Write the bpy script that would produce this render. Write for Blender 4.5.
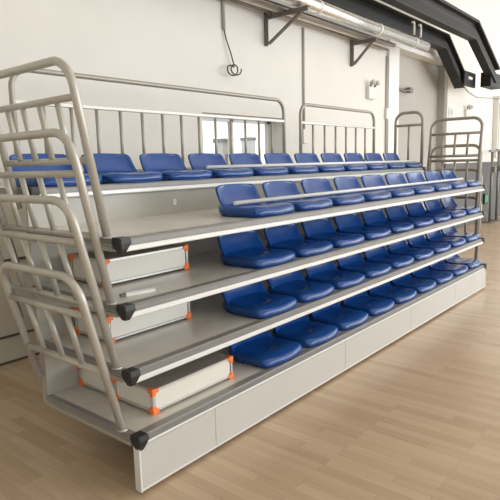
import bpy, bmesh, math, random
from mathutils import Vector, Matrix

for o in list(bpy.data.objects):
    bpy.data.objects.remove(o, do_unlink=True)
scene = bpy.context.scene
COL = scene.collection
PI = math.pi

# ------------------------------------------------------------------ camera
F_PX = 543.84
yaw, pit, rol = 0.8728, 0.1564, -0.026
fw = Vector((math.sin(yaw) * math.cos(pit), math.cos(yaw) * math.cos(pit), -math.sin(pit)))
rt0 = Vector((math.cos(yaw), -math.sin(yaw), 0))
up0 = rt0.cross(fw)
rt = rt0 * math.cos(rol) + up0 * math.sin(rol)
up = -rt0 * math.sin(rol) + up0 * math.cos(rol)
cd = bpy.data.cameras.new('camera')
cd.sensor_width = 36.0
cd.lens = F_PX / 500.0 * 36.0
cd.clip_end = 200
cam = bpy.data.objects.new('camera', cd)
COL.objects.link(cam)
cam.matrix_world = Matrix(((rt.x, up.x, -fw.x, -1.6864), (rt.y, up.y, -fw.y, -2.2251),
                           (rt.z, up.z, -fw.z, 1.7679), (0, 0, 0, 1)))
scene.camera = cam

# ------------------------------------------------------------------ world, lights, exposure
world = bpy.data.worlds.new('daylight')
scene.world = world
world.use_nodes = True
bgn = world.node_tree.nodes['Background']
bgn.inputs['Color'].default_value = (0.955, 0.97, 0.94, 1)
bgn.inputs['Strength'].default_value = 1.42


def area(name, loc, target, sx, sy, power, col):
    ld = bpy.data.lights.new(name, 'AREA')
    ld.shape = 'RECTANGLE'
    ld.size, ld.size_y = sx, sy
    ld.energy = power
    ld.color = col
    o = bpy.data.objects.new(name, ld)
    COL.objects.link(o)
    o.location = loc
    o.rotation_euler = (Vector(target) - Vector(loc)).to_track_quat('-Z', 'Y').to_euler()
    return o


# the row of high hall windows opposite the bleachers and a weak overhead fill lamp
area('hall_window_light', (15.0, -14.0, 3.5), (3.5, 1.6, 1.0), 24.0, 5.0, 1520, (0.94, 0.975, 1.0))
area('overhead_fill_light', (7.0, -3.0, 6.3), (7.0, -2.4, 0.0), 12.0, 4.0, 110, (1.0, 0.975, 0.93))

scene.view_settings.view_transform = 'Standard'
scene.view_settings.look = 'None'
scene.view_settings.gamma = 1.0
scene.view_settings.use_curve_mapping = False
scene.view_settings.exposure = 0.20


# ------------------------------------------------------------------ materials
def new_mat(name):
    m = bpy.data.materials.new(name)
    m.use_nodes = True
    return m, m.node_tree, m.node_tree.nodes['Principled BSDF']


def mat(name, col, rough=0.5, metal=0.0, var=0.0, scale=6.0, bump=0.0, bscale=60.0, spec=0.5, coat=0.0):
    m, nt, b = new_mat(name)
    b.inputs['Roughness'].default_value = rough
    b.inputs['Metallic'].default_value = metal
    b.inputs['Specular IOR Level'].default_value = spec
    b.inputs['Coat Weight'].default_value = coat
    c = (*col, 1)
    if var > 0:
        tc = nt.nodes.new('ShaderNodeTexCoord')
        n = nt.nodes.new('ShaderNodeTexNoise')
        n.inputs['Scale'].default_value = scale
        n.inputs['Detail'].default_value = 4
        nt.links.new(tc.outputs['Object'], n.inputs['Vector'])
        r = nt.nodes.new('ShaderNodeValToRGB')
        r.color_ramp.elements[0].position = 0.3
        r.color_ramp.elements[1].position = 0.7
        r.color_ramp.elements[0].color = (*[x * (1 - var) for x in col], 1)
        r.color_ramp.elements[1].color = (*[min(1, x * (1 + var)) for x in col], 1)
        nt.links.new(n.outputs['Fac'], r.inputs['Fac'])
        nt.links.new(r.outputs['Color'], b.inputs['Base Color'])
    else:
        b.inputs['Base Color'].default_value = c
    if bump > 0:
        tc2 = nt.nodes.new('ShaderNodeTexCoord')
        n2 = nt.nodes.new('ShaderNodeTexNoise')
        n2.inputs['Scale'].default_value = bscale
        n2.inputs['Detail'].default_value = 3
        nt.links.new(tc2.outputs['Object'], n2.inputs['Vector'])
        bp = nt.nodes.new('ShaderNodeBump')
        bp.inputs['Strength'].default_value = bump
        bp.inputs['Distance'].default_value = 0.01
        nt.links.new(n2.outputs['Fac'], bp.inputs['Height'])
        nt.links.new(bp.outputs['Normal'], b.inputs['Normal'])
    return m


def floor_material():
    m, nt, b = new_mat('maple_boards')
    tc = nt.nodes.new('ShaderNodeTexCoord')
    mp = nt.nodes.new('ShaderNodeMapping')
    mp.inputs['Rotation'].default_value = (0, 0, PI / 2)
    nt.links.new(tc.outputs['Object'], mp.inputs['Vector'])
    br = nt.nodes.new('ShaderNodeTexBrick')
    br.offset = 0.37
    br.offset_frequency = 3
    br.inputs['Scale'].default_value = 1.0
    br.inputs['Brick Width'].default_value = 0.62
    br.inputs['Row Height'].default_value = 0.078
    br.inputs['Mortar Size'].default_value = 0.0012
    br.inputs['Mortar Smooth'].default_value = 0.6
    br.inputs['Bias'].default_value = 0.0
    br.inputs['Color1'].default_value = (0.54, 0.40, 0.268, 1)
    br.inputs['Color2'].default_value = (0.65, 0.50, 0.35, 1)
    br.inputs['Mortar'].default_value = (0.40, 0.29, 0.18, 1)
    nt.links.new(mp.outputs['Vector'], br.inputs['Vector'])
    # grain stretched along the boards
    mp2 = nt.nodes.new('ShaderNodeMapping')
    mp2.inputs['Scale'].default_value = (22, 1.6, 1)
    nt.links.new(tc.outputs['Object'], mp2.inputs['Vector'])
    n = nt.nodes.new('ShaderNodeTexNoise')
    n.inputs['Scale'].default_value = 1.0
    n.inputs['Detail'].default_value = 5
    nt.links.new(mp2.outputs['Vector'], n.inputs['Vector'])
    r = nt.nodes.new('ShaderNodeValToRGB')
    r.color_ramp.elements[0].color = (0.93, 0.92, 0.91, 1)
    r.color_ramp.elements[0].position = 0.3
    r.color_ramp.elements[1].color = (1.03, 1.03, 1.03, 1)
    r.color_ramp.elements[1].position = 0.7
    nt.links.new(n.outputs['Fac'], r.inputs['Fac'])
    mx = nt.nodes.new('ShaderNodeMix')
    mx.data_type = 'RGBA'
    mx.blend_type = 'MULTIPLY'
    mx.inputs['Factor'].default_value = 1.0
    nt.links.new(br.outputs['Color'], mx.inputs['A'])
    nt.links.new(r.outputs['Color'], mx.inputs['B'])
    nt.links.new(mx.outputs['Result'], b.inputs['Base Color'])
    b.inputs['Roughness'].default_value = 0.24
    b.inputs['Specular IOR Level'].default_value = 0.45
    return m


M = {}
M['floor'] = floor_material()
M['wall'] = mat('painted_plaster', (0.82, 0.81, 0.775), 0.75, var=0.03, scale=1.3)
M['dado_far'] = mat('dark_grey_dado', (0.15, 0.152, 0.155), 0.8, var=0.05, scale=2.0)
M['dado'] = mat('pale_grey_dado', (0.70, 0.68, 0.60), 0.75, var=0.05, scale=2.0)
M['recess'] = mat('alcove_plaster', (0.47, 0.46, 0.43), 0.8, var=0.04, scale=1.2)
M['trim'] = mat('dark_joint', (0.12, 0.105, 0.09), 0.7)
M['ceiling_unseen'] = mat('ceiling_white', (0.8, 0.78, 0.73), 0.9)
M['tread'] = mat('tread_sheet', (0.69, 0.665, 0.615), 0.27, var=0.05, scale=5)
M['riser'] = mat('riser_sheet', (0.52, 0.505, 0.455), 0.26, var=0.04, scale=3)
M['nosing'] = mat('ribbed_grey_nosing', (0.29, 0.285, 0.28), 0.42, metal=0.25, var=0.05, scale=9)
M['lip'] = mat('white_aluminium_lip', (0.83, 0.835, 0.835), 0.3, metal=0.1)
M['channel'] = mat('edge_channel', (0.47, 0.455, 0.43), 0.4, metal=0.35)
M['panel'] = mat('front_panel_sheet', (0.59, 0.585, 0.555), 0.36, var=0.02, scale=2)
M['cap'] = mat('black_plastic', (0.018, 0.018, 0.019), 0.45)
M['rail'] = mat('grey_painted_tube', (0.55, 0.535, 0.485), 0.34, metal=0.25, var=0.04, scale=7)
M['rail_shaded'] = mat('grey_painted_tube_shaded', (0.40, 0.375, 0.33), 0.38, metal=0.25)  # darker copy of the tube paint, against-light shade put into the colour
M['rail_white'] = mat('pale_flat_bar', (0.60, 0.59, 0.55), 0.35, metal=0.2)  # rear crossbar paler than its tubes: caught light put into the colour
M['white_tube'] = mat('white_tube_paint', (0.92, 0.92, 0.92), 0.25)
M['seat'] = mat('blue_plastic', (0.005, 0.066, 0.29), 0.2, var=0.06, scale=8, bump=0.03, bscale=140, spec=0.55)
M['box_panel'] = mat('cream_box_panel', (0.82, 0.80, 0.74), 0.45, var=0.02, scale=4)
M['box_top'] = mat('grey_box_top', (0.33, 0.31, 0.285), 0.6, var=0.08, scale=30)
M['box_frame'] = mat('aluminium_profile', (0.68, 0.67, 0.65), 0.32, metal=0.6)
M['orange'] = mat('orange_plastic', (1.0, 0.24, 0.06), 0.45)
M['bracket'] = mat('bracket_steel', (0.20, 0.185, 0.165), 0.5, metal=0.4)
M['foil'] = mat('foil_cladding', (0.80, 0.79, 0.77), 0.24, metal=0.85, var=0.10, scale=14, bump=0.35, bscale=18)
M['pipe'] = mat('thin_grey_pipe', (0.30, 0.27, 0.24), 0.4, metal=0.5, var=0.1, scale=5)
M['pipe_white'] = mat('thin_white_pipe', (0.80, 0.79, 0.76), 0.4)
M['black'] = mat('black_steel_channel', (0.012, 0.013, 0.0135), 0.5, metal=0.0, spec=0.3)
M['black_edge'] = mat('dark_grey_flange', (0.03, 0.031, 0.032), 0.5, metal=0.0, spec=0.3)
M['conduit'] = mat('grey_conduit', (0.50, 0.48, 0.45), 0.5)
M['wire'] = mat('dark_wire', (0.05, 0.045, 0.04), 0.6)
M['wire_grey'] = mat('grey_wire', (0.42, 0.41, 0.39), 0.6)
M['white_plastic'] = mat('white_plastic', (0.80, 0.79, 0.75), 0.45)
M['grey_plastic'] = mat('grey_plastic', (0.20, 0.19, 0.175), 0.5)
M['steel'] = mat('steel_post', (0.22, 0.21, 0.20), 0.4, metal=0.4)
M['frame_white'] = mat('white_window_frame', (0.85, 0.85, 0.84), 0.4)
M['ext'] = mat('grey_concrete', (0.45, 0.45, 0.46), 0.8, var=0.05, scale=3)
M['ext_dark'] = mat('dark_opening', (0.2, 0.2, 0.21), 0.7)
M['ground'] = mat('pale_yard', (0.75, 0.74, 0.72), 0.9)
gm, gnt, gb = new_mat('window_glass')
gb.inputs['Base Color'].default_value = (1, 1, 1, 1)
gb.inputs['Roughness'].default_value = 0.02
gb.inputs['Transmission Weight'].default_value = 1.0
gb.inputs['IOR'].default_value = 1.02
M['glass'] = gm
em, ent, eb = new_mat('green_sign_light')
eb.inputs['Base Color'].default_value = (0.02, 0.35, 0.15, 1)
eb.inputs['Emission Color'].default_value = (0.05, 0.75, 0.35, 1)
eb.inputs['Emission Strength'].default_value = 0.12
M['green'] = em


# ------------------------------------------------------------------ mesh helpers
def box(bm, x0, x1, y0, y1, z0, z1, bev=0.0, seg=2):
    r = bmesh.ops.create_cube(bm, size=1.0)
    vs = r['verts']
    for v in vs:
        v.co = Vector(((x0 + x1) / 2 + v.co.x * (x1 - x0), (y0 + y1) / 2 + v.co.y * (y1 - y0),
                       (z0 + z1) / 2 + v.co.z * (z1 - z0)))
    if bev > 0:
        es = list({e for v in vs for e in v.link_edges})
        bmesh.ops.bevel(bm, geom=es, offset=bev, segments=seg, profile=0.5, affect='EDGES')


def fillet(pts, rad, n=7):
    pts = [Vector(p) for p in pts]
    out = [pts[0]]
    for i in range(1, len(pts) - 1):
        a, b, c = pts[i - 1], pts[i], pts[i + 1]
        u, v = (a - b).normalized(), (c - b).normalized()
        ang = u.angle(v)
        if rad <= 0 or ang > PI - 0.01:
            out.append(b)
            continue
        d = min(rad / math.tan(ang / 2), (a - b).length * 0.49, (c - b).length * 0.49)
        r = d * math.tan(ang / 2)
        cen = b + (u + v).normalized() * (r / math.sin(ang / 2))
        s, e = b + u * d - cen, b + v * d - cen
        tot = s.angle(e)
        for k in range(n + 1):
            t = k / n
            out.append(cen + (s * math.sin((1 - t) * tot) + e * math.sin(t * tot)) / math.sin(tot))
    out.append(pts[-1])
    return out


def tube(bm, pts, r, rad=0.0, seg=12, n=7, cap=True):
    P = fillet(pts, rad, n)
    N = len(P)
    T = [(P[min(i + 1, N - 1)] - P[max(i - 1, 0)]).normalized() for i in range(N)]
    ref = Vector((0, 0, 1)) if abs(T[0].z) < 0.9 else Vector((1, 0, 0))
    nrm = T[0].cross(ref).normalized()
    rings = []
    for i in range(N):
        if i:
            q = T[i - 1].rotation_difference(T[i])
            nrm = q @ nrm
        nrm = (nrm - T[i] * nrm.dot(T[i])).normalized()
        bi = T[i].cross(nrm)
        rings.append([bm.verts.new(P[i] + (nrm * math.cos(2 * PI * k / seg) + bi * math.sin(2 * PI * k / seg)) * r)
                      for k in range(seg)])
    for i in range(N - 1):
        for k in range(seg):
            f = bm.faces.new((rings[i][k], rings[i][(k + 1) % seg], rings[i + 1][(k + 1) % seg], rings[i + 1][k]))
            f.smooth = True
    if cap:
        bm.faces.new(rings[0][::-1])
        bm.faces.new(rings[-1])


def prism(bm, prof, axis, a0, a1):
    """extrude a closed 2-D outline along an axis: 'x' -> (y,z), 'y' -> (x,z), 'z' -> (x,y)"""
    def P(u, v, a):
        return {'x': (a, u, v), 'y': (u, a, v), 'z': (u, v, a)}[axis]
    A = [bm.verts.new(P(u, v, a0)) for u, v in prof]
    B = [bm.verts.new(P(u, v, a1)) for u, v in prof]
    n = len(prof)
    for i in range(n):
        bm.faces.new((A[i], A[(i + 1) % n], B[(i + 1) % n], B[i]))
    bm.faces.new(A[::-1])
    bm.faces.new(B)


def obj(name, bm, m, parent=None, smooth=False):
    bmesh.ops.recalc_face_normals(bm, faces=bm.faces[:])
    me = bpy.data.meshes.new(name)
    bm.to_mesh(me)
    bm.free()
    me.materials.append(M[m] if isinstance(m, str) else m)
    if smooth:
        for p in me.polygons:
            p.use_smooth = True
    o = bpy.data.objects.new(name, me)
    COL.objects.link(o)
    if parent is not None:
        o.parent = parent
    return o


def bobj(name, m, parent, *dims, bev=0.0):
    bm = bmesh.new()
    box(bm, *dims, bev=bev)
    return obj(name, bm, m, parent)


def tobj(name, m, parent, pts, r, rad=0.0, seg=12):
    bm = bmesh.new()
    tube(bm, pts, r, rad, seg)
    return obj(name, bm, m, parent)


def tag(o, label, cat, group=None):
    o['label'] = label
    o['category'] = cat
    if group:
        o['group'] = group
    return o


def thing(name, label, cat, loc=(0, 0, 0), group=None):
    o = bpy.data.objects.new(name, None)
    o.empty_display_size = 0.1
    COL.objects.link(o)
    o.location = loc
    return tag(o, label, cat, group)


def struct(name, bm, m, parent=None):
    o = obj(name, bm, m, parent)
    if parent is None:
        o['kind'] = 'structure'
    return o


def dup(root, loc=None):
    r = root.copy()
    COL.objects.link(r)
    if loc is not None:
        r.location = loc
    for ch in list(root.children):
        c = ch.copy()
        COL.objects.link(c)
        c.parent = r
        for g in list(ch.children):
            d = g.copy()
            COL.objects.link(d)
            d.parent = c
    return r


ORD = ['first', 'second', 'third', 'fourth', 'fifth', 'sixth', 'seventh', 'eighth', 'ninth', 'tenth', 'eleventh']

# ------------------------------------------------------------------ the room
W_ROWS = [5.965, 5.965, 5.965, 5.965, 5.985]
W = W_ROWS[0]
Z = [0.334, 0.690, 1.048, 1.403, 1.656]
Y = [0.0, 0.040, 0.050, 0.052, 0.897]
DEP = 0.912
YW = 2.63

bm = bmesh.new()
box(bm, -9, 26, -16, 4.5, -0.12, 0.0)
struct('floor', bm, 'floor')
bm = bmesh.new()
box(bm, -9, 26, -16, 4.5, 7.0, 7.15)
struct('ceiling_unseen', bm, 'ceiling_unseen')  # unseen slab overhead, added to block ambient light from above
bm = bmesh.new()
box(bm, -9.2, -9.0, -16, 4.5, 0, 7.0)
struct('wall_left_unseen', bm, 'wall')  # unseen side wall, added to keep light off the left side

# back wall: openings for the window (3.25..4.95 x 0.95..2.42) and the alcove (8.75..11.5, up to 3.95)
DZ = 1.66
wx0, wx1, wz0, wz1 = 3.25, 4.95, 1.66, 2.42
ax0, ax1, az1 = 8.75, 11.50, 3.95
T = 0.36
bm = bmesh.new()
box(bm, -9, wx0, YW, YW + T, DZ, 7)
box(bm, wx0, wx1, YW, YW + T, wz1, 7)
box(bm, wx1, ax0, YW, YW + T, DZ, 7)
box(bm, ax0, ax1, YW, YW + T, az1, 7)
box(bm, ax1, 26, YW, YW + 0.08, DZ, 7)
struct('wall_back', bm, 'wall')
bm = bmesh.new()
box(bm, -9, ax0, YW - 0.004, YW + T, 0, DZ)
struct('wall_dado', bm, 'dado')
bm = bmesh.new()
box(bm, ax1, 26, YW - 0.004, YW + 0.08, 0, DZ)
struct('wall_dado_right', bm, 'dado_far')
bm = bmesh.new()
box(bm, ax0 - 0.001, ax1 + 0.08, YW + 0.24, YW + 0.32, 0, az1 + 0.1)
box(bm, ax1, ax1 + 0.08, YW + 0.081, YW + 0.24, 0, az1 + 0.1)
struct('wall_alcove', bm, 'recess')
# joints across the dado
for i, (zz, tz) in enumerate(((0.948, 0.022), (0.242, 0.02), (0.0, 0.018))):
    bm = bmesh.new()
    box(bm, -9, ax0, YW - 0.018, YW - 0.004, zz, zz + tz)
    box(bm, ax1, 26, YW - 0.018, YW - 0.004, zz, zz + tz)
    struct('trim_%d' % (i + 1), bm, 'trim')
# pale pilaster on the left of the alcove, with its shadow-gap trim
bm = bmesh.new()
box(bm, 8.30, 8.745, YW - 0.05, YW, 0, 3.93, bev=0.006)
struct('trim_4', bm, 'frame_white')
bm = bmesh.new()
box(bm, 8.30, 11.5, YW - 0.05, YW - 0.0, 3.935, 4.03, bev=0.006)
struct('trim_5', bm, 'frame_white')

# window in the back wall
bm = bmesh.new()
fy0, fy1 = YW + 0.26, YW + 0.31
for a in ((wx0, wx0 + 0.07, wz0, wz1), (wx1 - 0.07, wx1, wz0, wz1), (wx0, wx1, wz1 - 0.07, wz1), (wx0, wx1, wz0, wz0 + 0.06),
          (4.05, 4.12, wz0, wz1)):
    box(bm, a[0], a[1], fy0, fy1, a[2], a[3])
win = struct('window_1', bm, 'frame_white')
for a, b in ((wx0 + 0.07, 4.05), (4.12, wx1 - 0.07)):
    bobj('pane', 'glass', win, a, b, fy0 + 0.02, fy0 + 0.028, wz0 + 0.06, wz1 - 0.07)
bobj('sill', 'frame_white', win, wx0, wx1, YW - 0.03, fy0, wz0 - 0.03, wz0)
bm = bmesh.new()
box(bm, -15, 60, 4.5, 60, -0.2, -0.05)
g = struct('ground', bm, 'ground')
# what shows through the window
t = thing('outbuilding', 'small grey building seen through the left pane of the wall window', 'building', (12.9, 11.0, -0.05))
bobj('wall', 'ext', t, -0.16, 0.34, 0, 0.4, 0, 2.60)
bobj('roof', 'ext_dark', t, -0.2, 0.38, -0.05, 0.45, 2.60, 2.74)
bobj('doorway', 'ext_dark', t, -0.05, 0.2, -0.02, 0.02, 0, 2.2)
t = thing('apartment_building', 'distant flat-roofed grey block seen through the right pane of the wall window', 'building', (54.6, 44.0, -0.05))
bobj('wall', 'ext', t, -0.5, 0.5, 0, 1.6, 0, 4.9)
bobj('roof', 'ext_dark', t, -0.6, 0.6, -0.1, 1.7, 4.9, 5.3)

# ------------------------------------------------------------------ the bleacher tiers
TIER_LABELS = [
    'lowest bleacher tier with the pale grey front panels reaching down to the floor',
    'second bleacher tier from the floor, directly above the lowest one',
    'third bleacher tier from the floor, with a small white strip lying on its deck',
    'fourth bleacher tier from the floor, whose empty grey deck shows left of its seats',
    'topmost bleacher tier, set back, with the guard rails along its rear edge',
]
for k in range(5):
    z, y, W = Z[k], Y[k], W_ROWS[k]
    t = thing('bleacher_tier', TIER_LABELS[k], 'bleacher', (0, y, 0), 'telescopic bleacher tiers')
    dep = DEP
    bobj('tread', 'tread', t, 0.03, W - 0.03, 0.060, dep, z - 0.035, z)
    # grey ribbed nosing, slanting slightly at its front
    bm = bmesh.new()
    prof = [(0.066, z + 0.003), (0.012, z + 0.003), (0.004, z - 0.004)]
    for i in range(4):
        zz = z - 0.006 - i * 0.007
        prof += [(0.000, zz), (0.000, zz - 0.004), (0.0025, zz - 0.0045), (0.0025, zz - 0.0065)]
    prof += [(0.000, z - 0.035), (0.066, z - 0.035)]
    prism(bm, prof, 'x', 0.0, W)
    obj('nosing', bm, 'nosing', t)
    bm = bmesh.new()
    lz = z - 0.036
    h = 0.030 if k else 0.014
    prism(bm, [(0.05, lz), (-0.003, lz), (-0.008, lz - 0.006), (-0.008, lz - h + 0.005), (-0.003, lz - h), (0.05, lz - h)], 'x', 0.0, W)
    obj('nosing_lip', bm, 'lip', t)
    for xa, xb in ((-0.006, 0.03), (W - 0.03, W + 0.006)):
        s = -1 if xa < 0 else 1
        bm = bmesh.new()
        e0 = xa if s < 0 else xb
        prof = [(e0 - s * 0.036, z + 0.002), (e0, z + 0.002), (e0, z - 0.030), (e0 - s * 0.036, z - 0.030)]
        prism(bm, prof, 'y', 0.068, dep + 0.02)
        obj('side_nosing', bm, 'nosing', t)
        bm = bmesh.new()
        prof = [(e0 - s * 0.036, z - 0.031), (e0 - s * 0.008, z - 0.031), (e0 - s * 0.008, z - 0.042), (e0, z - 0.044), (e0, z - 0.066),
                (e0 - s * 0.036, z - 0.066)]
        prism(bm, prof, 'y', 0.068, dep + 0.02)
        obj('side_channel', bm, 'channel', t)
        # moulded corner cap: wide at the top, tapering downwards round the corner
        bm = bmesh.new()
        c = 0.0 if s < 0 else W
        rows = [(z + 0.008, 0.054, 0.012), (z - 0.020, 0.058, 0.016), (z - 0.048, 0.036, 0.014), (z - 0.070, 0.020, 0.009)]
        rings = []
        for zz, ln, out in rows:
            q = [(c + s * out * 0.4, -out), (c + s * out, -out * 0.4), (c + s * out, ln), (c - s * 0.002, ln),
                 (c - s * 0.002, 0.002), (c - s * ln, 0.002), (c - s * ln, -out)]
            rings.append([bm.verts.new((a, b, zz)) for a, b in q])
        for i in range(len(rings) - 1):
            for j in range(7):
                bm.faces.new((rings[i][j], rings[i][(j + 1) % 7], rings[i + 1][(j + 1) % 7], rings[i + 1][j]))
        bm.faces.new(rings[0])
        bm.faces.new(rings[-1][::-1])
        box(bm, min(c + s * 0.012, c - s * 0.05), max(c + s * 0.012, c - s * 0.05), -0.012, 0.05, z + 0.004, z + 0.010)
        obj('corner_cap', bm, 'cap', t)
    if k == 3:
        bobj('latch_plate', 'lip', t, 1.19, 1.225, dep - 0.008, dep - 0.001, z + 0.065, z + 0.115, bev=0.002)
    if k < 4:
        # closing board up to the tier above
        bobj('riser', 'riser', t, 0.0, W, dep, dep + 0.016, z - 0.06, (Z[k + 1] - 0.075))
    # cross beam below the nosing, deck bearers and rear columns
    if k:
        bobj('front_beam', 'channel', t, 0.05, W - 0.05, 0.06, 0.10, z - 0.068, z - 0.036)
    for xx in (0.5, 1.7, 2.95, 4.2, 5.4):
        bobj('bearer', 'channel', t, xx - 0.02, xx + 0.02, 0.101 if k else 0.04, dep - 0.001, z - 0.075, z - 0.036)
    for xx in (0.55 + 0.055 * k, W - 0.60 - 0.055 * k):
        bobj('column', 'channel', t, xx, xx + 0.05, dep + 0.018, dep + 0.060, 0.025, z - 0.064)
    if k == 0:
        bobj('end_post', 'channel', t, 0.0, 0.05, dep + 0.020, dep + 0.062, z - 0.06, Z[1] - 0.064)
        seams = [0.0, 0.585, 2.177, 3.49, 4.80, W]
        for i in range(5):
            bobj('front_panel', 'panel', t, seams[i] + 0.002, seams[i + 1] - 0.002, -0.004, 0.014, 0.04, z - 0.052)
        bobj('kick_strip', 'lip', t, 0.0, W, -0.006, 0.02, 0.025, 0.039)
        bm = bmesh.new()
        box(bm, -0.010, 0.000, -0.008, 0.020, 0.022, z - 0.055)
        box(bm, -0.007, 0.000, 0.022, 0.045, 0.022, z - 0.055)
        obj('end_trim', bm, 'lip', t)
        bm = bmesh.new()
        box(bm, W, W + 0.010, -0.008, 0.045, 0.022, z - 0.055)
        obj('end_trim', bm, 'lip', t)
    # wheel carriage
    for xx in (0.85 + 0.06 * k, W - 0.90 - 0.06 * k):
        bobj('carriage', 'channel', t, xx, xx + 0.05, 0.10 if k < 4 else 0.2, dep + 0.06, 0.06, 0.12)
        bm = bmesh.new()
        for yy in (0.2, dep - 0.08):
            m_ = Matrix.Translation((xx + 0.025, yy + (0.1 if k == 4 else 0), 0.045)) @ Matrix.Rotation(PI / 2, 4, 'Y')
            bmesh.ops.create_cone(bm, cap_ends=True, segments=18, radius1=0.045, radius2=0.045, depth=0.04, matrix=m_)
        obj('wheel', bm, 'cap', t)
        bobj('carriage_post', 'channel', t, xx, xx + 0.05, dep + 0.018, dep + 0.058, 0.12, z - 0.076)


W = W_ROWS[0]
# ------------------------------------------------------------------ seats
SW, SD = 0.482, 0.385


def pan_bm():
    bm = bmesh.new()
    NX, NY = 18, 16

    def halfw(s):
        w = SW / 2
        r = 0.055
        d = s * SD
        if d < r:
            q = 1 - d / r
            w = w - 0.044 * (1 - math.sqrt(max(0.0, 1 - q ** 2.4)))
        if s > 0.75:
            w -= 0.05 * ((s - 0.75) / 0.25) ** 2
        return w

    def top(s, u):
        base = 0.081 + 0.012 * max(0, (s - 0.8) / 0.2) ** 2
        scoop = 0.024 * math.exp(-((s - 0.58) / 0.26) ** 2) * (1 - u * u)
        front = 0.0
        if s < 0.30:
            q = 1 - s / 0.30
            front = 0.026 * q ** 3.0
            front += 0.006 * q * math.cos(u * PI) * 0.8      # two soft thigh lobes on the front edge
        side = 0.016 * abs(u) ** 8
        return base - scoop - front - side
    grid = []
    for j in range(NY + 1):
        s = (j / NY) ** 1.25
        row = []
        for i in range(NX + 1):
            u = -1 + 2 * i / NX
            u = math.copysign(1 - (1 - abs(u)) ** 1.35, u)
            bow = -0.022 * (1 - u * u) * (1 - s) ** 3
            row.append(bm.verts.new((u * halfw(s), s * SD + bow, top(s, u))))
        grid.append(row)
    for j in range(NY):
        for i in range(NX):
            bm.faces.new((grid[j][i], grid[j][i + 1], grid[j + 1][i + 1], grid[j + 1][i]))
    loop = grid[0][:] + [grid[j][NX] for j in range(1, NY + 1)] + grid[NY][NX - 1::-1] + [grid[j][0] for j in range(NY - 1, 0, -1)]
    cen = Vector((0, SD / 2, 0))
    prev = loop
    for f, fx, zz in ((1.026, 1.008, 0.70), (1.040, 0.99, 0.36), (0.995, 0.93, 0.0)):
        ring = []
        for v in loop:
            c = cen + (Vector((v.co.x, v.co.y, 0)) - cen) * f
            c.x = v.co.x * fx
            c.z = v.co.z * zz + 0.004
            ring.append(bm.verts.new(c))
        n = len(ring)
        for i in range(n):
            bm.faces.new((prev[i], prev[(i + 1) % n], ring[(i + 1) % n], ring[i]))
        prev = ring
    bm.faces.new(prev)
    return bm


def back_bm():
    bm = bmesh.new()
    NX, NZ = 18, 12
    z0, z1 = 0.006, 0.216

    def pos(u, v, side):
        hw = 0.240 - 0.024 * v
        r = 0.036
        h = v * (z1 - z0)
        d = (z1 - z0) - h
        if d < r:
            hw -= r * (1 - math.sqrt(max(0, 1 - (1 - d / r) ** 2)))
        wing = -0.060 * abs(u) ** 4 * (1 - 0.55 * v)
        y = SD - 0.035 + 0.060 * v + wing - 0.09 * (1 - v) ** 4
        th = 0.020
        crest = 0.006 * (1 - u * u) * v
        return Vector((u * hw, y + (th if side else 0), z0 + h + crest))
    fr, bk = [], []
    for j in range(NZ + 1):
        v = 1 - (1 - j / NZ) ** 1.3
        us = [math.copysign(1 - (1 - abs(-1 + 2 * i / NX)) ** 1.25, -1 + 2 * i / NX) for i in range(NX + 1)]
        fr.append([bm.verts.new(pos(u, v, 0)) for u in us])
        bk.append([bm.verts.new(pos(u, v, 1)) for u in us])
    for j in range(NZ):
        for i in range(NX):
            bm.faces.new((fr[j][i], fr[j][i + 1], fr[j + 1][i + 1], fr[j + 1][i]))
            bm.faces.new((bk[j][i + 1], bk[j][i], bk[j + 1][i], bk[j + 1][i + 1]))
    for i in range(NX):
        bm.faces.new((fr[NZ][i], fr[NZ][i + 1], bk[NZ][i + 1], bk[NZ][i]))
        bm.faces.new((fr[0][i + 1], fr[0][i], bk[0][i], bk[0][i + 1]))
    for j in range(NZ):
        bm.faces.new((fr[j + 1][0], bk[j + 1][0], bk[j][0], fr[j][0]))
        bm.faces.new((fr[j][NX], bk[j][NX], bk[j + 1][NX], fr[j + 1][NX]))
    return bm


seat0 = None
ROWN = ['bottom row', 'second row from the floor', 'third row from the floor', 'fourth row from the floor', 'top row']


def add_seat(loc, label, group):
    global seat0
    if seat0 is None:
        seat0 = thing('stadium_seat', label, 'seat', loc, group)
        obj('seat_pan', pan_bm(), 'seat', seat0, smooth=True)
        obj('backrest', back_bm(), 'seat', seat0, smooth=True)
        bm = bmesh.new()
        for sx in (-0.12, 0.12):
            box(bm, sx - 0.02, sx + 0.02, 0.08, 0.30, 0.0, 0.008)
        obj('mounting_foot', bm, 'bracket', seat0)
        return seat0
    s = dup(seat0, loc)
    tag(s, label, 'seat', group)
    return s


for k in range(5):
    pitch, x0, n = (0.5405, 1.152, 9) if k < 4 else (0.541, 1.145 - 2 * 0.541, 11)
    for i in range(n):
        if i == 0:
            lab = 'blue plastic seat, leftmost of the ' + ROWN[k]
        elif i == n - 1:
            lab = 'blue plastic seat, rightmost of the ' + ROWN[k]
        elif i <= n // 2:
            lab = 'blue plastic seat, %s from the left in the %s' % (ORD[i], ROWN[k])
        else:
            lab = 'blue plastic seat, %s from the right in the %s' % (ORD[n - 1 - i], ROWN[k])
        yy = Y[k] + (0.044 if k < 4 else 0.024)
        add_seat((x0 + pitch * i + SW / 2, yy, Z[k] + 0.0005), lab, 'blue seats in the ' + ROWN[k])

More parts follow.
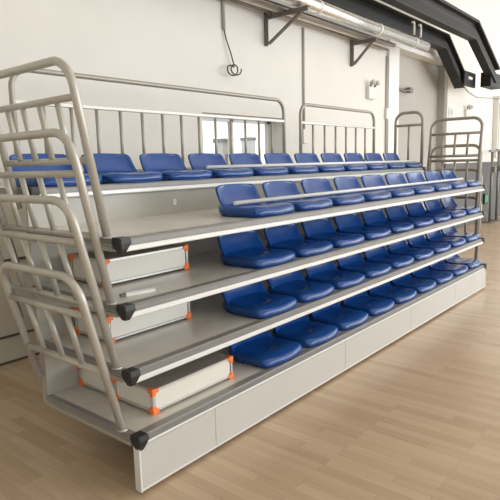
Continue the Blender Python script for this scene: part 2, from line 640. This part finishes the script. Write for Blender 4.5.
# long white tubes lying on the seat pans
t = tobj('white_tube', 'white_tube', None, [(1.17, 0.30, Z[3] + 0.098), (5.82, 0.30, Z[3] + 0.098)], 0.0145)
tag(t, 'long white tube lying across the seats of the fourth row from the floor', 'tube', 'white tubes on the seats')
t = tobj('white_tube', 'white_tube', None, [(1.66, Y[4] + 0.135, Z[4] + 0.096), (5.96, Y[4] + 0.135, Z[4] + 0.096)], 0.0145)
tag(t, 'long white tube lying across the seats of the top row', 'tube', 'white tubes on the seats')


# ------------------------------------------------------------------ guard rails
def side_rail(k, s, y0, y1, htop, hmid, hlow, nbal, label, group, lean=0.165, back_drop=0.0, m='rail', r=0.022):
    """an inverted-U tube rail standing on the left (s=-1) or right (s=1) end of tier k, leaning outwards"""
    z, W = Z[k], W_ROWS[k]
    xb = (0.002 if s < 0 else W + 0.016)
    f0 = 0.0 if s < 0 else 0.012
    hb = 0.004 if s < 0 else -0.05
    t = thing('side_guard_rail', label, 'guard rail', (xb, 0, z), group)

    def p(y, h):
        return (s * (lean * h + f0), y, h)
    tobj('outer_tube', m, t, [p(y0, hb), p(y0, htop), p(y1, htop), p(y1, 0.13 if back_drop else hb)], r, 0.13)
    tobj('upper_crossbar', m, t, [p(y0, hmid), p(y1, hmid)], r * 0.84)
    tobj('lower_crossbar', m, t, [p(y0, hlow), p(y1, hlow)], r * 0.84)
    for i in range(nbal):
        yy = y0 + (y1 - y0) * (i + 1) / (nbal + 1)
        tobj('baluster', m, t, [p(yy, hlow), p(yy, hmid)], r * 0.72)
    bm = bmesh.new()
    for yy in ([y0] if back_drop else [y0, y1]):
        x_ = s * 0.008
        if s < 0:
            bmesh.ops.create_cone(bm, cap_ends=True, segments=20, radius1=0.030, radius2=0.027, depth=0.008, matrix=Matrix.Translation((0, yy, 0.007)))
        else:
            box(bm, min(x_ - s * 0.014, x_ + s * 0.012), max(x_ - s * 0.014, x_ + s * 0.012), yy - 0.03, yy + 0.03, -0.058, -0.006)
    obj('foot_clamp', bm, 'channel', t)
    return t


G = 'tubular guard rails at the bleacher ends'
for s, side in ((-1, 'left'), (1, 'right')):
    m = 'rail' if s < 0 else 'rail_shaded'  # right-end rails use the copy with shade in its colour
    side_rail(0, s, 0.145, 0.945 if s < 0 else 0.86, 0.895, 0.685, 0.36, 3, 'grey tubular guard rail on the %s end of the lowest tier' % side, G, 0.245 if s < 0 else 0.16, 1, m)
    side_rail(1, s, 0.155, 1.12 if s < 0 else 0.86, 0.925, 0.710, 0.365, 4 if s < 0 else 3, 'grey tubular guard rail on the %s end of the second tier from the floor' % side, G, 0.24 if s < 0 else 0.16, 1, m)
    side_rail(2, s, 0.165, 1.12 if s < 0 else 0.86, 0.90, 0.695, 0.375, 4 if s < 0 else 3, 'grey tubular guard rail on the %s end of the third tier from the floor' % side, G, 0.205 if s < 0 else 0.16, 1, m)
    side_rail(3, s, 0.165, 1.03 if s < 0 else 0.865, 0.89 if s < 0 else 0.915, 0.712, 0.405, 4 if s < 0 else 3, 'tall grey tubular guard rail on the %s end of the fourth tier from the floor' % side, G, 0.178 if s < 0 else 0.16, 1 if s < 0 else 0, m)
side_rail(4, 1, 0.96, 1.37, 0.79, 0.61, 0.06, 1, 'narrow grey tubular guard rail on the right end of the topmost tier', G, 0.02, 0, 'rail_shaded')

YB = 1.70
for xa, xb, nb, lab in ((0.35, 3.68, 13, 'long grey tubular guard rail along the rear of the top tier'),
                        (4.03, 5.98, 6, 'shorter grey tubular guard rail along the rear of the top tier')):
    t = thing('rear_guard_rail', lab, 'guard rail', (xa, YB, Z[4]), 'rear guard rails of the top tier')
    w = xb - xa
    H, Hm = (0.845, 0.61) if nb > 6 else (0.83, 0.61)
    tobj('outer_tube', 'rail_shaded', t, [(0, 0, 0.0), (0, 0, H), (w, 0, H), (w, 0, 0.0)], 0.021, 0.14)
    bobj('crossbar', 'rail_white', t, 0.0, w, -0.016, 0.016, Hm - 0.020, Hm + 0.012, bev=0.005)
    tobj('lower_crossbar', 'rail_shaded', t, [(0, 0, 0.08), (w, 0, 0.08)], 0.015)
    for i in range(nb):
        xx = w * (i + 1) / (nb + 1)
        tobj('baluster', 'rail_shaded', t, [(xx, 0, 0.08), (xx, 0, Hm - 0.022)], 0.014)
    bm = bmesh.new()
    for xx in (0, w):
        bmesh.ops.create_cone(bm, cap_ends=True, segments=20, radius1=0.045, radius2=0.04, depth=0.014, matrix=Matrix.Translation((xx, 0, 0.008)))
    obj('base_flange', bm, 'rail_shaded', t)


# ------------------------------------------------------------------ aisle step boxes
def step_box(x, y, z, w, d, h, label):
    t = thing('aisle_step_box', label, 'step box', (x, y, z), 'aisle step boxes')
    f = 0.024
    z0, z1 = 0.012, h
    bobj('front_panel', 'box_panel', t, f, w - f, 0.006, 0.016, z0 + f * 0.7, z1 - f * 0.7)
    bobj('rear_panel', 'box_panel', t, f, w - f, d - 0.016, d - 0.006, z0 + f * 0.7, z1 - f * 0.7)
    bobj('side_panel', 'box_panel', t, 0.006, 0.016, f, d - f, z0 + f * 0.7, z1 - f * 0.7)
    bobj('side_panel', 'box_panel', t, w - 0.016, w - 0.006, f, d - f, z0 + f * 0.7, z1 - f * 0.7)
    bobj('top_board', 'box_top', t, 0.012, w - 0.012, 0.012, d - 0.012, z1 - 0.012, z1 - 0.001)
    bm = bmesh.new()
    for zz in (z0, z1 - 0.018):
        for yy in (0.0, d - 0.018):
            box(bm, 0, w, yy, yy + 0.018, zz, zz + 0.018, bev=0.003, seg=1)
        for xx in (0.0, w - 0.018):
            box(bm, xx, xx + 0.018, 0.018, d - 0.018, zz, zz + 0.018, bev=0.003, seg=1)
    for xx in (0.0, w - 0.018):
        for yy in (0.0, d - 0.018):
            box(bm, xx, xx + 0.018, yy, yy + 0.018, z0, z1, bev=0.003, seg=1)
    obj('frame', bm, 'box_frame', t)
    c, e = 0.046, 0.005
    for sx in (0, 1):
        for sy in (0, 1):
            for sz in (0, 1):
                bm = bmesh.new()
                X0, X1 = (-e, c) if sx == 0 else (w - c, w + e)
                Y0, Y1 = (-e, c) if sy == 0 else (d - c, d + e)
                if sz == 0:
                    zz0, zz1 = 0.0, z0 + 0.038
                else:
                    zz0, zz1 = z1 - 0.042, z1 + e
                xm = (X0, X0 + 0.030) if sx == 0 else (X1 - 0.030, X1)
                ym = (Y0, Y0 + 0.030) if sy == 0 else (Y1 - 0.030, Y1)
                zm = (zz0, zz0 + 0.032) if sz == 0 else (zz1 - 0.030, zz1)
                q = 0.0010
                # three arms meeting at the corner, each a hair different so no faces coincide
                for (xa, xb, ya, yb, za, zb), (ox, oy, oz) in (((X0, X1, *ym, *zm), (q, 0, 2 * q)), ((*xm, Y0, Y1, *zm), (2 * q, q, 0)),
                                                               ((*xm, *ym, zz0, zz1), (0, 2 * q, q))):
                    box(bm, xa + ox, xb - ox, ya + oy, yb - oy, za + oz, zb - oz, bev=0.004)
                obj('corner_bracket', bm, 'orange', t)
    return t


step_box(0.225, 0.145, Z[0], 0.70, 0.375, 0.152, 'cream step box with orange corners at the front of the lowest tier')
step_box(0.225, 0.532, Z[0], 0.70, 0.370, 0.152, 'cream step box with orange corners at the back of the lowest tier')
step_box(0.225, 0.535, Z[1], 0.70, 0.370, 0.170, 'cream step box with orange corners on the second tier from the floor')
step_box(0.225, 0.535, Z[2], 0.70, 0.370, 0.170, 'cream step box with orange corners on the third tier from the floor')

t = thing('aluminium_strip', 'short white strip with a grey end lying in front of a step box', 'strip', (0.13, 0.262, Z[2]))
t.rotation_euler = (0, 0, math.atan2(-0.042, 0.20))
bm = bmesh.new()
prism(bm, [(-0.018, 0), (0.018, 0), (0.018, 0.016), (0.012, 0.021), (-0.012, 0.021), (-0.018, 0.016)], 'x', 0.03, 0.215)
obj('body', bm, 'lip', t)
bobj('end_cap', 'grey_plastic', t, 0.0, 0.03, -0.014, 0.014, 0.0, 0.015, bev=0.003)

# a bolt plate on the riser above the fourth deck
# ------------------------------------------------------------------ pipes, brackets and channels high on the wall
for x, al, lab in ((4.56, 0.72, 'left of the two dark triangular wall brackets under the pipes'), (6.93, 0.48, 'right of the two dark triangular wall brackets under the pipes')):
    t = thing('wall_bracket', lab, 'bracket', (x, YW, 3.4), 'pipe brackets')
    bobj('wall_leg', 'bracket', t, -0.035, 0.035, -0.012, 0.0, -0.02, 0.52)
    bobj('wall_leg_web', 'bracket', t, -0.035, -0.025, -0.07, -0.012, -0.02, 0.52)
    bm = bmesh.new()
    box(bm, -0.03, 0.03, -al, -0.012, 0.372, 0.380)
    box(bm, -0.03, -0.022, -al, -0.012, 0.315, 0.372)
    obj('arm', bm, 'bracket', t)
    bm = bmesh.new()
    prism(bm, [(-0.07, 0.0), (-0.02, 0.0), (-al * 0.80, 0.330), (-al * 0.88, 0.330)], 'x', -0.021, 0.025)
    obj('diagonal_brace', bm, 'bracket', t)

t = thing('insulated_pipe', 'thick silver foil-wrapped pipe running along the top of the wall on the brackets', 'pipe', (0, 2.08, 3.885))
tobj('pipe_body', 'foil', t, [(1.5, 0, 0), (8.8, 0, 0)], 0.09, seg=28)
for xx in (3.2, 5.0, 6.8, 8.2):
    tobj('band', 'pipe_white', t, [(xx, 0, 0), (xx + 0.05, 0, 0)], 0.093, seg=28)
for y_, z_, r_, x1, m, lab in ((2.30, 3.815, 0.034, 7.9, 'pipe', 'thin dark pipe beside the thick silver pipe, nearest to it'),
                               (2.42, 3.815, 0.030, 8.0, 'pipe_white', 'thin white pipe between the two thin dark pipes on the brackets'),
                               (2.53, 3.812, 0.030, 8.1, 'pipe', 'thin dark pipe on the brackets closest to the wall')):
    t = tobj('thin_pipe', m, None, [(1.5, y_, z_), (x1, y_, z_)], r_)
    tag(t, lab, 'pipe', 'thin pipes on the brackets')


def channel(name, label, pts, y0, y1, hh, foot):
    """black steel channel following a bent centre line in the plane of the wall"""
    t = thing(name, label, 'steel channel', (0, 0, 0), 'black steel channels')
    P = [Vector((a, 0, b)) for a, b in pts]
    n = len(P)
    nr = []
    for i in range(n):
        ds = []
        if i > 0:
            ds.append((P[i] - P[i - 1]).normalized())
        if i < n - 1:
            ds.append((P[i + 1] - P[i]).normalized())
        d = sum(ds, Vector()).normalized()
        q = Vector((-d.z, 0, d.x))
        nr.append(q / max(0.3, q.dot(Vector((-ds[0].z, 0, ds[0].x)))))

    def strip(a, b, ya, yb, mm, nm):
        bm = bmesh.new()
        rings = []
        for i in range(n):
            lo, hi = P[i] + nr[i] * a, P[i] + nr[i] * b
            rings.append([bm.verts.new((lo.x, ya, lo.z)), bm.verts.new((lo.x, yb, lo.z)),
                          bm.verts.new((hi.x, yb, hi.z)), bm.verts.new((hi.x, ya, hi.z))])
        for i in range(n - 1):
            for j in range(4):
                bm.faces.new((rings[i][j], rings[i][(j + 1) % 4], rings[i + 1][(j + 1) % 4], rings[i + 1][j]))
        bm.faces.new(rings[0])
        bm.faces.new(rings[-1][::-1])
        obj(nm, bm, mm, t)
    strip(hh * 0.72, hh, y0, y1, 'black_edge', 'upper_flange')
    strip(-hh, -hh * 0.15, y0 + 0.03, y1 - 0.001, 'black', 'web')
    strip(-hh * 0.15, hh * 0.72, y0 + 0.10, y1 - 0.001, 'cap', 'slot')
    strip(-hh * 1.12, -hh, y0 + 0.02, y1 - 0.001, 'black_edge', 'lower_flange')
    return t


c1 = channel('steel_channel', 'black steel channel nearer the wall, bending down to a square end plate',
             [(2.0, 4.22), (10.25, 4.22), (11.42, 3.50)], 2.18, 2.42, 0.14, None)
bobj('end_plate', 'black', c1, 11.15, 11.90, 2.13, 2.175, 3.40, 3.72)
bobj('lever', 'pipe_white', c1, 11.35, 11.60, 2.10, 2.128, 3.55, 3.61)
c2 = channel('steel_channel', 'large black steel channel further from the wall, bending down at the upper right',
             [(3.0, 4.465), (10.75, 4.465), (12.35, 3.70)], 1.74, 1.94, 0.187, None)
bobj('end_plate', 'black', c2, 11.95, 12.75, 1.80, 2.03, 3.42, 3.74)
for xx in (8.25, 8.55):
    t = tobj('pipe_hook', 'pipe_white', None, [(xx - 0.09, 2.08, 4.22), (xx, 2.08, 4.24), (xx, 2.08, 4.02)], 0.020, 0.03)
    tag(t, 'white hook above the silver pipe, %s one of the pair' % ('left' if xx < 8.4 else 'right'), 'hook', 'white pipe hooks')

# ------------------------------------------------------------------ wall fittings
t = thing('wall_conduit', 'thin grey conduit running down the wall between the two rear guard rails', 'conduit', (5.46, YW - 0.018, 0))
tobj('tube', 'conduit', t, [(0, 0, 2.12), (0, 0, 3.77)], 0.017)
bobj('junction_box', 'white_plastic', t, -0.06, 0.06, -0.03, 0.015, 2.06, 2.28, bev=0.008)
t = thing('wall_conduit', 'thin grey conduit running down the wall beside the pale pilaster', 'conduit', (8.265, YW - 0.018, 0))
tobj('tube', 'conduit', t, [(0, 0, 1.7), (0, 0, 3.72)], 0.020)
bobj('junction_box', 'white_plastic', t, -0.05, 0.03, -0.035, 0.015, 2.56, 2.76, bev=0.008)

t = thing('hanging_cable', 'dark cable hanging on the wall, its loose end wound in a loop', 'cable', (3.68, YW - 0.02, 0))
tobj('sleeve', 'conduit', t, [(0, 0, 3.45), (0, 0, 4.6)], 0.022)
pts = [(0, 0, 3.46), (0.02, -0.01, 3.35), (0.08, -0.03, 3.18), (0.14, -0.03, 3.03)]
for i in range(1, 27):
    a = 0.3 + i * 2 * PI / 13
    pts.append((0.065 + 0.085 * math.cos(a) + 0.012 * (i > 13), -0.03 - 0.004 * i, 2.96 + 0.065 * math.sin(a)))
tobj('wire', 'wire', t, pts, 0.0085, 0, 8)


def emergency_light(x, z, label):
    t = thing('emergency_light', label, 'emergency light', (x, YW, z), 'emergency lights')
    bobj('housing', 'white_plastic', t, -0.13, 0.13, -0.07, 0.0, -0.15, 0.07, bev=0.012)
    bobj('label_panel', 'rail_white', t, -0.08, 0.08, -0.073, -0.068, -0.11, -0.07)
    for sx in (-0.07, 0.09):
        bm = bmesh.new()
        m_ = Matrix.Translation((sx, -0.10, 0.13)) @ Matrix.Rotation(PI / 2 - 0.3, 4, 'X')
        bmesh.ops.create_cone(bm, cap_ends=True, segments=20, radius1=0.028, radius2=0.05, depth=0.08, matrix=m_)
        obj('lamp_head', bm, 'conduit', t)
        tobj('neck', 'grey_plastic', t, [(sx, -0.05, 0.06), (sx, -0.09, 0.12)], 0.018)


emergency_light(7.60, 3.03, 'white twin-head emergency light on the wall left of the pilaster')
emergency_light(12.8, 2.93, 'white twin-head emergency light on the wall right of the alcove')
t = thing('wall_switch', 'pair of small pale wall switch plates above the right end rails', 'switch', (10.866 + 0.85, YW, 2.87))
bobj('plate', 'white_plastic', t, -0.13, -0.01, -0.02, 0, -0.12, 0.12, bev=0.006)
bobj('plate', 'white_plastic', t, 0.03, 0.15, -0.02, 0, -0.12, 0.12, bev=0.006)
bobj('rocker', 'conduit', t, -0.09, -0.05, -0.026, -0.018, -0.06, 0.06)
bobj('rocker', 'conduit', t, 0.07, 0.11, -0.026, -0.018, -0.06, 0.06)

t = thing('alcove_bracket', 'grey bracket arm with a short end plate sticking out inside the alcove', 'bracket', (8.76, YW + 0.10, 3.22))
tobj('arm', 'bracket', t, [(0, 0, 0.03), (0.55, 0.0, -0.05)], 0.032)
tobj('cross_piece', 'bracket', t, [(0.50, 0.0, -0.05), (0.95, 0.03, 0.02)], 0.022)
bobj('end_plate', 'grey_plastic', t, 0.86, 1.02, 0.0, 0.10, -0.04, 0.07, bev=0.01)

t = thing('wall_cable', 'thin grey cable drooping down the wall from the black channel towards the cabinet', 'cable', (0, YW - 0.014, 0))
tobj('wire', 'wire_grey', t, [(10.6, 0, 4.30), (11.4, 0, 4.02), (12.2, 0, 3.68), (12.9, 0, 3.44), (13.6, 0, 3.36), (15.0, 0, 3.44), (17, 0, 3.5)], 0.012, 0.5, 8)
tobj('drop_wire', 'wire_grey', t, [(11.25, 0, 3.40), (11.30, 0, 3.1), (11.36, 0, 2.6), (11.34, 0, 2.1)], 0.010, 0.3, 8)

t = thing('wall_cabinet', 'white cabinet mounted on the wall at the right edge of the photo', 'cabinet', (16.1, YW, 0))
bobj('carcass', 'white_plastic', t, -1.0, 1.6, -0.14, 0, 1.78, 3.42, bev=0.01)
bobj('door', 'white_plastic', t, -0.92, 0.28, -0.165, -0.142, 1.86, 3.34, bev=0.006)
bobj('door', 'white_plastic', t, 0.30, 1.52, -0.165, -0.142, 1.86, 3.34, bev=0.006)
bobj('cornice', 'white_plastic', t, -1.06, 1.66, -0.18, 0, 3.43, 3.50)
bobj('handle', 'grey_plastic', t, 0.22, 0.26, -0.19, -0.166, 2.4, 2.6)


def gym_post(x, y, h, label):
    t = thing('net_post', label, 'post', (x, y, 0), 'steel posts by the wall')
    tobj('pole', 'steel', t, [(0, 0, 0.03), (0, 0, h)], 0.035)
    bm = bmesh.new()
    bmesh.ops.create_cone(bm, cap_ends=True, segments=24, radius1=0.22, radius2=0.18, depth=0.03, matrix=Matrix.Translation((0, 0, 0.016)))
    obj('base', bm, 'steel', t)
    bobj('top_bar', 'steel', t, -0.24, 0.24, -0.03, 0.03, h, h + 0.06, bev=0.008)
    bobj('winch', 'grey_plastic', t, -0.06, 0.06, -0.10, -0.03, h * 0.72, h * 0.80, bev=0.01)


gym_post(14.05, 2.30, 1.92, 'dark steel post with a short crossbar by the wall, left of the other')
gym_post(14.66, 2.30, 1.95, 'dark steel post with a short crossbar by the wall, nearest the right photo edge')

t = thing('exit_sign', 'small green lit sign in a black frame low on the wall past the bleacher end', 'sign', (14.62, YW - 0.008, 0.62))
bobj('case', 'cap', t, -0.16, 0.16, -0.05, 0.0, -0.15, 0.15, bev=0.012)
bobj('face', 'green', t, -0.11, 0.11, -0.055, -0.050, -0.10, 0.10)
